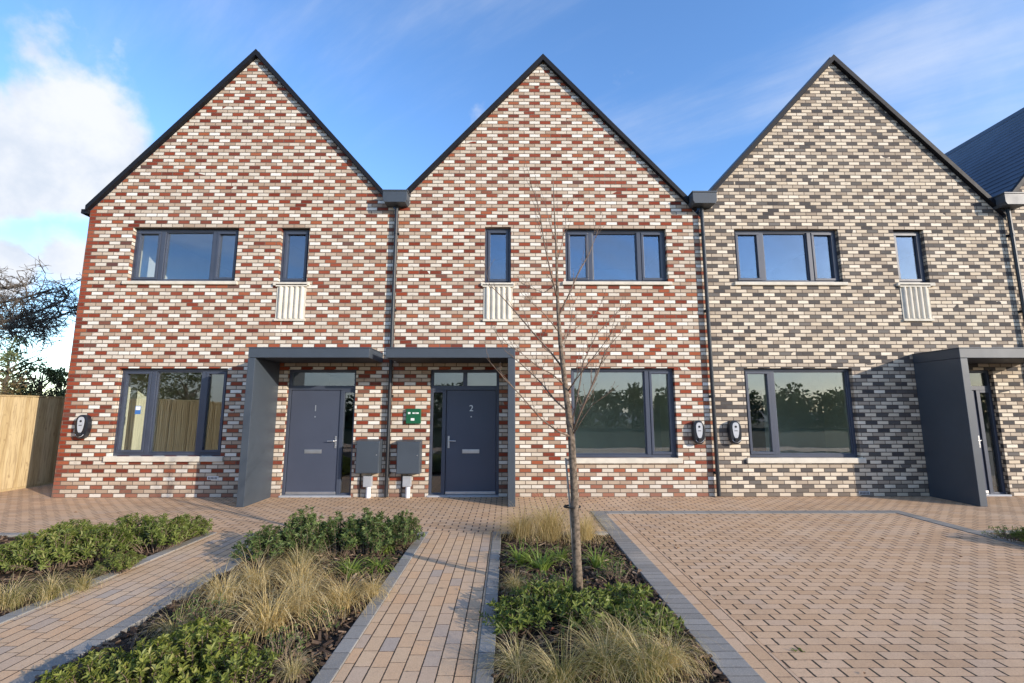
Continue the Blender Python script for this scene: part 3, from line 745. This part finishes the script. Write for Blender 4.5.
# left bed (base points read off the photograph's ground plane)
for k, px, py, lab, sc in (
    ('mid', 186, 537, 'green shrub at the right tip of the left bed, nearest the porch fin', .80),
    ('mid', 158, 548, 'leafy green shrub second from the right tip of the left bed', .92),
    ('mid', 128, 545, 'green shrub in the middle of the left bed behind the kerb', .92),
    ('mid', 72, 541, 'low green shrub at the back of the left bed below the wall charger', .72),
    ('mid', 98, 560, 'dense green shrub in front of the back row in the left bed', .95),
    ('mid', 60, 566, 'green shrub behind the tan grass of the left bed', .92),
    ('mid', 22, 566, 'green shrub cut by the left edge of the photo', .95),
    ('mid', 118, 572, 'low green shrub spilling towards the left path kerb', .62)):
    put(k, px, py, lab, GA, sc)
for k, px, py, lab, sc in (
    ('mixed', 48, 600, 'tan grass tuft at the kerb of the left bed', .62),
    ('mixed', 10, 606, 'tan grass tuft at the left edge of the photo', .72),
    ('mixed', 82, 590, 'thin pale grass tuft in front of the left bed shrubs', .45)):
    put(k, px, py, lab, GA, sc)
# bed between the two paths
for k, px, py, lab, sc in (
    ('dark', 268, 560, 'dark green shrub at the far left corner of the middle bed', .95),
    ('dark', 302, 556, 'dark green shrub second from the left in the back row of the middle bed', .95),
    ('dark', 338, 552, 'tall dark green shrub in the centre of the middle bed back row', 1.0),
    ('dark', 368, 552, 'tallest dark green shrub of the middle bed, below the meter boxes', 1.0),
    ('dark', 401, 545, 'small upright green shrub at the path corner of the middle bed', .74),
    ('bright', 92, 692, 'bright yellow green shrub at the bottom left by the path kerb', .72),
    ('bright', 146, 694, 'bright yellow green shrub at the bottom edge left of the tallest one', .85),
    ('bright', 192, 676, 'bright yellow green shrub standing tallest at the bottom of the middle bed', .92),
    ('bright', 232, 690, 'bright green shrub at the bottom right of its cluster beside bare mulch', .66),
    ('sparse', 322, 625, 'small grey green sprig on the mulch beside the central path', .9),
    ('sparse', 278, 655, 'tiny grey green sprig on the mulch in front of the tan grass', .9)):
    put(k, px, py, lab, GB, sc)
for k, px, py, lab, sc in (
    ('straw', 222, 607, 'tan grass clump leaning over the left path edge', .92),
    ('straw', 268, 632, 'wide tan grass clump in front of the shrubs, nearest the bottom', 1.0),
    ('straw', 300, 612, 'tan grass clump in the middle of the middle bed', 1.0),
    ('straw', 342, 606, 'straw coloured grass clump nearest the central path kerb', .85),
    ('straw', 300, 585, 'tan grass clump just in front of the dark shrubs', .85),
    ('straw', 255, 590, 'tan grass clump below the dark shrub at the left corner', .85),
    ('strap', 350, 574, 'yellow green strap leaf plant in front of the tall dark shrub', .95),
    ('strap', 378, 570, 'yellow green strap leaf plant next to the central path kerb', .95),
    ('strap', 385, 552, 'green strap leaf plant between the dark shrubs near the path', .8)):
    put(k, px, py, lab, GB, sc)
# bed with the young tree
for k, px, py, lab, sc in (
    ('fluffy', 522, 538, 'fluffy tan grass at the back left corner of the tree bed', 1.05),
    ('fluffy', 550, 539, 'fluffy tan grass at the back of the tree bed left of the trunk', 1.2),
    ('fluffy', 586, 541, 'fluffy tan grass behind the trunk of the young tree', .85),
    ('strap', 520, 563, 'green strap leaf plant on the left of the tree bed, beside the path', 1.05),
    ('strap', 541, 570, 'green strap leaf plant in the middle left of the tree bed, largest of its kind', 1.25),
    ('strap', 560, 560, 'green strap leaf plant close left of the tree trunk', .9),
    ('strap', 597, 568, 'green strap leaf plant close right of the tree trunk', 1.15),
    ('strap', 566, 592, 'low strap leaf plant at the foot of the young tree', .8),
    ('mixed', 515, 590, 'thin straw and green tuft by the path kerb behind the broad leaved shrubs', .5),
    ('sparse', 545, 592, 'small grey green sprig between the strap leaf plants and the broad leaved shrubs', 1.1),
    ('sparse', 616, 580, 'small grey green sprig on the mulch right of the trunk', 1.1),
    ('broad', 516, 622, 'broad leaved shrub by the path kerb left of the trunk', .85),
    ('broad', 545, 612, 'broad leaved shrub in front of the tree trunk, left one', .9),
    ('broad', 585, 622, 'broad leaved shrub in front of the tree trunk, right one', .95),
    ('broad', 626, 612, 'broad leaved shrub right of the trunk by the driveway kerb', .92),
    ('broad', 640, 632, 'broad leaved shrub at the driveway kerb, nearest the front grasses', .8),
    ('mixed', 518, 672, 'tan and green grass by the path at the bottom of the tree bed', .72),
    ('mixed', 560, 684, 'tan and green grass at the bottom edge below the trunk', .82),
    ('mixed', 606, 676, 'tan grass clump in the middle of the front row of the tree bed', .82),
    ('mixed', 650, 682, 'tan grass clump at the bottom right of the tree bed', .80),
    ('straw', 672, 668, 'straw coloured grass leaning on the driveway kerb', .62),
    ('mixed', 620, 648, 'green tinged grass rising between the broad leaved shrubs', .6)):
    put(k, px, py, lab, GC, sc)
put('sparse', 1012, 541, 'small green plant in the dark bed at the right edge of the photo', 'plants in the right bed', 1.2)
put('mid', 1045, 548, 'low green shrub in the right bed just cut by the photo edge', 'plants in the right bed', .6)
for k, px, py, lab, sc in (
    ('mixed', 172, 640, 'thin pale grass tuft on the mulch behind the bright green shrubs', .55),
    ('sparse', 205, 630, 'grey green sprig on the mulch left of the wide tan grass', 1.2),
    ('mixed', 292, 676, 'straw tuft half hidden at the right end of the bright green shrubs', .42),
    ('straw', 372, 596, 'small straw tuft beside the strap leaf plants at the central path', .5),
    ('mixed', 300, 566, 'pale grass stems rising through the dark green shrubs', .8)):
    put(k, px, py, lab, GB, sc)
# fallen leaves blown over the beds and the blocks
fl = MB(); rf_ = random.Random(8)
for i in range(230):
    q = rf_.random()
    if q < .75:
        x0, x1, y0, y1 = rf_.choice(BEDS[:3]); x = rf_.uniform(max(x0, -7), x1); y = rf_.uniform(-6.6, y1); z = soil_z(x, y) + .03
    else:
        x = rf_.uniform(-7, 7); y = rf_.uniform(-6.4, -.05); z = .012
        if any(b[0] < x < b[1] and b[2] < y < b[3] for b in BEDS): z = soil_z(x, y) + .03
    a = rf_.uniform(0, 6.28); L_ = rf_.uniform(.018, .05)
    leaf(fl, Vector((x, y, z)), Vector((math.cos(a), math.sin(a), rf_.gauss(0, .15))), L_, L_*.55, Vector((rf_.gauss(0, .2), rf_.gauss(0, .2), 1)), .3, .1)
tag(fl.build('fallen_leaves', island_material('dry leaves', [(0, (.10, .055, .03)), (.5, (.24, .13, .06)), (.85, (.36, .22, .10)), (1, (.40, .10, .05))], .8)), 'dry brown leaves scattered over the beds and paving', 'leaves', kind='stuff')
# a weed between the driveway blocks
wd = MB(); rw_ = random.Random(4); g0 = on_ground(798, 652)
for i in range(9):
    a = rw_.uniform(0, 6.28); leaf(wd, g0 + Vector((rw_.gauss(0,.02), rw_.gauss(0,.012), .006)), Vector((math.cos(a), math.sin(a), rw_.uniform(.1, .7))), rw_.uniform(.02, .038), .010, Vector((0,0,1)))
tag(wd.build('weed', M['leaf_mid'], origin=g0), 'small green weed growing between the driveway blocks', 'weed')

# ------------------------------------------------------------------ young tree
TY = -4.82
def TP(px, py, dy=0): return on_plane(px, py, TY + dy)
def young_tree():
    base = on_ground(578, 597); rr = random.Random(9)
    root = empty('young_tree', base, 'slim bare young tree standing in the planting bed before the middle house', 'tree')
    line = [(578.5, 600), (577, 560), (575.5, 520), (573.5, 475), (571.5, 440), (568, 410), (564, 375), (560.5, 345), (558, 310), (557, 280), (556, 245), (554, 205), (553, 178)]
    pts = [TP(*q, .02*math.sin(i*1.7)) for i, q in enumerate(line)]
    pts[0].z = -.05
    rads = [.052, .040, .037, .035, .033, .029, .025, .021, .017, .0135, .009, .0055, .003]
    t = MB(); t.tube(pts, rads, 12); t.build('trunk', M['bark_young'], root, smooth=True)
    br = [
     ([(571, 437), (557, 430), (541, 418), (520, 396), (503, 377), (487, 358)], .010, -.3),
     ([(568, 412), (555, 400), (540, 382), (522, 364), (505, 350), (492, 322)], .009, .3),
     ([(564, 385), (553, 374), (538, 367), (520, 352), (500, 340)], .008, -.5),
     ([(562, 366), (548, 350), (532, 332), (515, 312), (504, 298), (490, 285), (486, 268)], .010, .25),
     ([(558, 332), (545, 316), (533, 303), (522, 297)], .006, -.35),
     ([(574, 434), (582, 418), (592, 404), (604, 396)], .007, -.3),
     ([(573, 432), (581, 408), (590, 388), (597, 370), (604, 364)], .008, .25),
     ([(574, 430), (586, 400), (597, 376), (606, 352), (614, 340), (622, 332)], .010, -.1),
     ([(571, 425), (577, 395), (584, 362), (596, 335), (608, 322), (624, 306)], .009, .35),
     ([(566, 392), (576, 380), (590, 362), (604, 343), (618, 322)], .007, -.5),
     ([(561, 352), (566, 338), (571, 318), (573, 300)], .006, .4),
     ([(558, 318), (567, 298), (578, 274), (590, 253), (597, 234), (603, 214)], .009, .15),
     ([(557, 296), (551, 272), (545, 244), (540, 218), (536, 196), (530, 182)], .009, -.2),
     ([(556, 262), (562, 242), (565, 222), (564, 204)], .005, .3),
     ([(556, 285), (545, 292), (530, 288), (515, 278)], .005, .5),
     ([(555, 240), (549, 222), (546, 204), (540, 188)], .005, .35),
     ([(560, 345), (574, 330), (592, 318), (604, 300)], .006, .6)]
    for k, (pl, r0, dy) in enumerate(br):
        n = len(pl); P = [TP(px + rr.uniform(-.8, .8), py + rr.uniform(-.8, .8), dy*(i/(n-1))) for i, (px, py) in enumerate(pl)]
        m = MB(); m.tube(P, [r0*(1 - .82*i/(n-1)) for i in range(n)], 6)
        for i in range(1, n):
            for rep in range(2 if i > 1 else 1):
                d = (P[i] - P[i-1]).normalized(); f = rr.random(); s = P[i-1].lerp(P[i], f); L = rr.uniform(.10, .26)
                q = d + Vector((rr.gauss(0, .45), rr.gauss(0, .45), rr.uniform(.1, .6))); q.normalize(); r = r0*(1 - .82*(i-1+f)/(n-1))*.5
                e = s + q*L*.5; e2 = s + q*L + Vector((rr.gauss(0,.02), rr.gauss(0,.02), .03))
                m.tube([s, e, e2], [max(r, .0022), max(r*.75, .0018), .0012], 4)
                for b in range(3):
                    c = s.lerp(e2, .35 + .3*b); m.tube([c, c + Vector((rr.gauss(0,.008), rr.gauss(0,.008), rr.uniform(.006,.016)))], [.0032, .0012], 4)
        m.build('branch', M['twig'], root, smooth=True)
    s = MB(); a = TP(568.5, 446, -.02); b = on_ground(574, 590)
    s2 = MB(); s2.tube([b + Vector((.02, .06, -.05)), TP(570.2, 508, .03), TP(565.6, 458, .03)], [.009, .009, .009], 8)
    stk = tag(s2.build('tree_stake', M['stake'], None, origin=b), 'thin pale stake tied to the left of the young tree trunk', 'stake')
    c = TP(574.5, 507); tie = MB(); ring = []
    for i in range(13):
        t_ = 2*math.pi*i/12; ring.append(c + Vector((-.018 + .072*math.cos(t_), .02 + .06*math.sin(t_), 0)))
    tie.tube(ring, [.009]*13, 6, False)
    tie.build('tree_tie', M['rubber'], root)
young_tree()

# ------------------------------------------------------------------ background trees and hedge on the left
def hedge():
    rr = random.Random(15); m = MB()
    for i in range(130):
        y = rr.uniform(-2, 12); x = -11.2 + rr.gauss(0, .25); z = rr.uniform(1.3, 2.32)
        clump_mesh(m, rr, (x, y, z), (.5, .55, .35), 70, .07, .035, .3)
    tw = MB()
    for i in range(260):
        y = rr.uniform(-1, 10); p = Vector((-11 + rr.gauss(0, .2), y, rr.uniform(1.9, 2.45))); d = Vector((rr.gauss(0,.5), rr.gauss(0,1), rr.uniform(-.1,.9))).normalized()
        tw.tube([p, p + d*.25, p + d*.45 + Vector((0,0,rr.gauss(0,.08)))], [.006, .004, .002], 4, False)
    root = empty('hedge', (-11.2, 4, 0), 'scruffy brown winter hedge showing over the timber fence', 'hedge')
    m.build('foliage', M['leaf_hedge'], root); tw.build('twigs', M['bark_old'], root)
    t = MB()
    for k in range(12): t.tube([(-11.2 + rr.gauss(0,.15), -1.5 + k*1.1, -.05), (-11.2, -1.5 + k*1.1 + rr.gauss(0,.2), 1.6)], [.05, .03], 6)
    t.build('trunk', M['bark_old'], root)
hedge()
def evergreen(name, loc, rx, h, z0, n, leafs, label, seed, group=None, L=.16):
    rr = random.Random(seed); root = empty(name, loc, label, 'tree', group)
    m = MB(); X, Y, Z = loc
    for i in range(n):
        t = rr.random(); z = z0 + (h - z0)*t; r = rx*(math.sin(math.pi*min(1, .18 + .8*(1-t)))**.7); a = rr.uniform(0, 6.28); q = rr.random()**.5
        c = (X + math.cos(a)*r*q, Y + math.sin(a)*r*q, z); k = rx*rr.uniform(.13, .26)
        clump_mesh(m, rr, c, (k, k, k*.75), leafs, L, L*.42, .25)
    m.build('crown', M['leaf_tree'], root)
    t = MB(); t.tube([(X, Y, -.1), (X + .1, Y, h*.4), (X, Y + .05, h*.85)], [rx*.11, rx*.08, rx*.02], 8)
    for i in range(14):
        a = rr.uniform(0, 6.28); z = z0 + (h - z0)*rr.uniform(.05, .8)
        t.tube([(X, Y, z - .3), (X + math.cos(a)*rx*.4, Y + math.sin(a)*rx*.4, z), (X + math.cos(a)*rx*.8, Y + math.sin(a)*rx*.8, z + .25)], [rx*.03, rx*.018, rx*.006], 5)
    t.build('trunk', M['bark_old'], root)
p = on_plane(8, 380, 2.6); evergreen('evergreen_tree', (p.x - .1, 2.6, 0), 1.0, 3.38, 1.4, 44, 50, 'dark evergreen tree at the left edge behind the hedge', 41, None, .11)
p = on_plane(40, 380, 2.8); evergreen('evergreen_tree', (p.x, 2.8, 0), .75, 2.95, 1.4, 26, 44, 'smaller loose evergreen between the left edge tree and the end house', 42, None, .10)
p = on_plane(62, 385, 2.5); evergreen('evergreen_tree', (p.x, 2.5, 0), .45, 2.75, 1.4, 22, 40, 'small evergreen bush touching the end house corner over the hedge', 43, None, .10)
for k, (x, y, r, h) in enumerate(((-12.3, -3.2, 1.3, 3.3), (-12.6, -5.6, 1.5, 3.6), (-12.2, -8.2, 1.4, 3.1))):
    evergreen('evergreen_tree', (x, y, 0), r, h, 1.0, 42, 60, 'evergreen behind the fence, mirrored in the end house window', 44 + k, 'evergreens mirrored in the end house window', .14)

def bare_tree():
    rr = random.Random(33); m = MB(); tw = MB(); Y = 4.6
    left = on_plane(-40, 330, Y); base = Vector((left.x - 1.6, Y + .2, 0))
    root = empty('bare_tree', base, 'bare winter tree with a twiggy crown reaching in from the left', 'tree')
    fork = base + Vector((.4, -.1, 3.9))
    m.tube([base + Vector((0,0,-.1)), base + Vector((.2, .1, 1.6)), base + Vector((.1, 0, 3.0)), fork], [.24, .20, .17, .14], 10)
    limbs = []
    for pl, r, dy in (([(-30, 324), (5, 322), (30, 314), (52, 306), (68, 298)], .075, .2), ([(-30, 306), (0, 303), (24, 298), (50, 290)], .06, -.4),
                      ([(-20, 330), (14, 328), (36, 322), (60, 316), (80, 308)], .05, .5), ([(-35, 298), (-8, 290), (14, 286)], .05, .0),
                      ([(26, 310), (28, 322), (34, 326), (46, 328)], .04, .0), ([(-10, 318), (10, 330), (24, 342)], .03, -.3)):
        P = [on_plane(a, b, Y + dy*k) for k, (a, b) in enumerate(pl)]
        if pl[0][0] < 0: P = [fork.copy(), fork.lerp(P[0], .5) + Vector((0, 0, .15))] + P
        n = len(P); limbs.append((P, r)); m.tube(P, [r*(1 - .7*k/(n-1)) for k in range(n)], 7, False)
    def sprig(p, d, L, r, lv):
        n = 5; pts = [p.copy()]; q = p.copy(); dd = d.copy(); turn = Vector((rr.gauss(0,.22), rr.gauss(0,.22), rr.gauss(0,.22)))
        for i in range(n):
            dd = (dd + turn + Vector((rr.gauss(0,.16), rr.gauss(0,.16), rr.gauss(0,.16)))).normalized(); q = q + dd*L/n; pts.append(q.copy())
        tw.tube(pts, [max(r*(1 - .7*i/n), .0045) for i in range(n+1)], 4, False)
        if lv < 2:
            for i in range((6, 5)[lv]):
                k = rr.randint(1, n); a = (pts[k] - pts[k-1]).normalized()
                sprig(pts[k], (a*.6 + Vector((rr.gauss(0,.6), rr.gauss(0,.6), rr.gauss(-.04,.36)))).normalized(), L*rr.uniform(.4, .7), r*.6, lv + 1)
    for P, r in limbs:
        for i in range(1, len(P)):
            if P[i].x < left.x - .6: continue
            for k in range(6):
                p = P[i-1].lerp(P[i], rr.random()); a = (P[i] - P[i-1]).normalized()
                sprig(p, (a*.7 + Vector((rr.gauss(0,.5), rr.gauss(0,.7), rr.gauss(-.03,.36)))).normalized(), rr.uniform(.45, .85), .021, 0)
    m.build('trunk', M['bark_old'], root, smooth=True); tw.build('twigs', M['bark_old'], root)
bare_tree()
# trees across the way, behind the camera: seen mirrored in the lower windows
def tree_belt():
    rr = random.Random(52); m = MB(); tr = MB()
    for k in range(26):
        x = -14 + k*2.3 + rr.gauss(0, .5); y = -35 + rr.gauss(0, 1.2); h = 2.5 + 1.3*abs(math.sin(k*1.3)) + rr.uniform(0, .5); r = 1.7
        tr.tube([(x, y, -.1), (x, y, h*.7)], [.14, .06], 6)
        for i in range(34):
            a = rr.uniform(0, 6.28); q = rr.random()**.5*r; z = rr.uniform(.2, h - .35*q)
            clump_mesh(m, rr, (x + math.cos(a)*q, y + math.sin(a)*q, z), (.6, .6, .5), 26, .42, .24, .3)
    b = tag(m.build('tree_belt', M['leaf_belt'], origin=(14, -35, 0)), 'low belt of trees mirrored in the ground floor windows', 'trees', kind='stuff')
    tr.build('trunks', M['bark_old'], b)
tree_belt()

# ------------------------------------------------------------------ sky and sun
SUN_EL, SUN_AZ = rad(16), rad(55)        # azimuth from the facade's normal towards +x
to_sun = Vector((math.sin(SUN_AZ)*math.cos(SUN_EL), -math.cos(SUN_AZ)*math.cos(SUN_EL), math.sin(SUN_EL)))
sd = bpy.data.lights.new('sun', 'SUN'); sd.energy = 2.4; sd.angle = rad(.5); sd.color = (1, .88, .74)
so = bpy.data.objects.new('sun', sd); link(so); so.location = (20, -20, 20); so.rotation_euler = to_sun.to_track_quat('Z', 'Y').to_euler()

w = bpy.data.worlds.new('World'); scene.world = w; w.use_nodes = True
t = NT.__new__(NT); t.t = w.node_tree; t.t.nodes.clear(); out = t.t.nodes.new('ShaderNodeOutputWorld')
sky = t.n('ShaderNodeTexSky', sky_type='NISHITA'); sky.sun_disc = False; sky.sun_elevation = SUN_EL
sky.sun_rotation = math.atan2(to_sun.x, to_sun.y); sky.air_density = 1.0; sky.dust_density = .3; sky.ozone_density = 2.5
hs = t.n('ShaderNodeHueSaturation'); hs.inputs['Hue'].default_value = .507; hs.inputs['Value'].default_value = 1.06; hs.inputs['Saturation'].default_value = 1.15; t.l(sky.outputs[0], hs.inputs['Color'])
D = t.n('ShaderNodeTexCoord').outputs['Generated']; dx, dy, dz = t.sep(D)
dzc = t.m_('ADD', t.m_('MAXIMUM', dz, 0.0), .16)
pv = t.xyz(t.m_('DIVIDE', dx, dzc), t.m_('DIVIDE', dy, dzc), 0.0)
def blob(px, py, r0, r1):
    c = ray(px, py).normalized(); o = t.n('ShaderNodeVectorMath', operation='DISTANCE'); t.l(D, o.inputs[0]); o.inputs[1].default_value = c
    return t.smooth(o.outputs['Value'], r1, r0)
n1 = t.noise(D, 5.5, 8, .56); n2 = t.noise(pv, .8, 8, .6)
bl = t.m_('MAXIMUM', t.m_('MAXIMUM', blob(75, 155, .01, .185), blob(-40, 150, .03, .17)), t.m_('MAXIMUM', blob(62, 254, .0, .085), blob(8, 266, .0, .08)))
cum = t.smooth(t.m_('ADD', n1, t.m_('MULTIPLY', bl, .42)), .62, .80)
# thin cirrus, drawn out along one direction, strongest up on the right and low behind
vr = t.n('ShaderNodeVectorRotate', rotation_type='Z_AXIS'); vr.inputs['Angle'].default_value = rad(35); t.l(pv, vr.inputs['Vector'])
sx = t.sep(vr.outputs[0]); cir_n = t.noise(t.xyz(t.m_('MULTIPLY', sx[0], .6), t.m_('MULTIPLY', sx[1], 2.6), 3.0), 1.0, 7, .6)
cirb = t.m_('ADD', t.m_('MULTIPLY', t.m_('MAXIMUM', blob(1000, 30, .05, .4), blob(1060, 60, .05, .25)), .22), t.m_('ADD', .045, t.m_('MULTIPLY', t.smooth(dy, .2, -.4), .10)))
cir = t.m_('MULTIPLY', t.smooth(t.m_('ADD', cir_n, cirb), .52, .92), .50)
back = t.m_('MULTIPLY', t.smooth(dy, .0, -.5), t.smooth(t.m_('ADD', n2, t.smooth(dz, .28, .02)), .62, 1.05))
cl = t.m_('MAXIMUM', cum, t.m_('MAXIMUM', cir, t.m_('MULTIPLY', back, .8)))
shade = t.noise(D, 9, 5, .6)
ccol = t.mix(t.smooth(shade, .35, .7), (2.65, 2.75, 2.95), (1.95, 2.2, 2.6))
fin = t.mix(cl, hs.outputs[0], ccol)
bg = t.n('ShaderNodeBackground'); t.l(fin, bg.inputs[0]); bg.inputs[1].default_value = .15
t.l(bg.outputs[0], out.inputs['Surface'])

vs = scene.view_settings; vs.view_transform = 'Standard'; vs.look = 'None'; vs.exposure = 1.25; vs.gamma = 1; vs.use_curve_mapping = False
scene.cycles.max_bounces = 6; scene.cycles.transparent_max_bounces = 12; scene.cycles.use_denoising = True
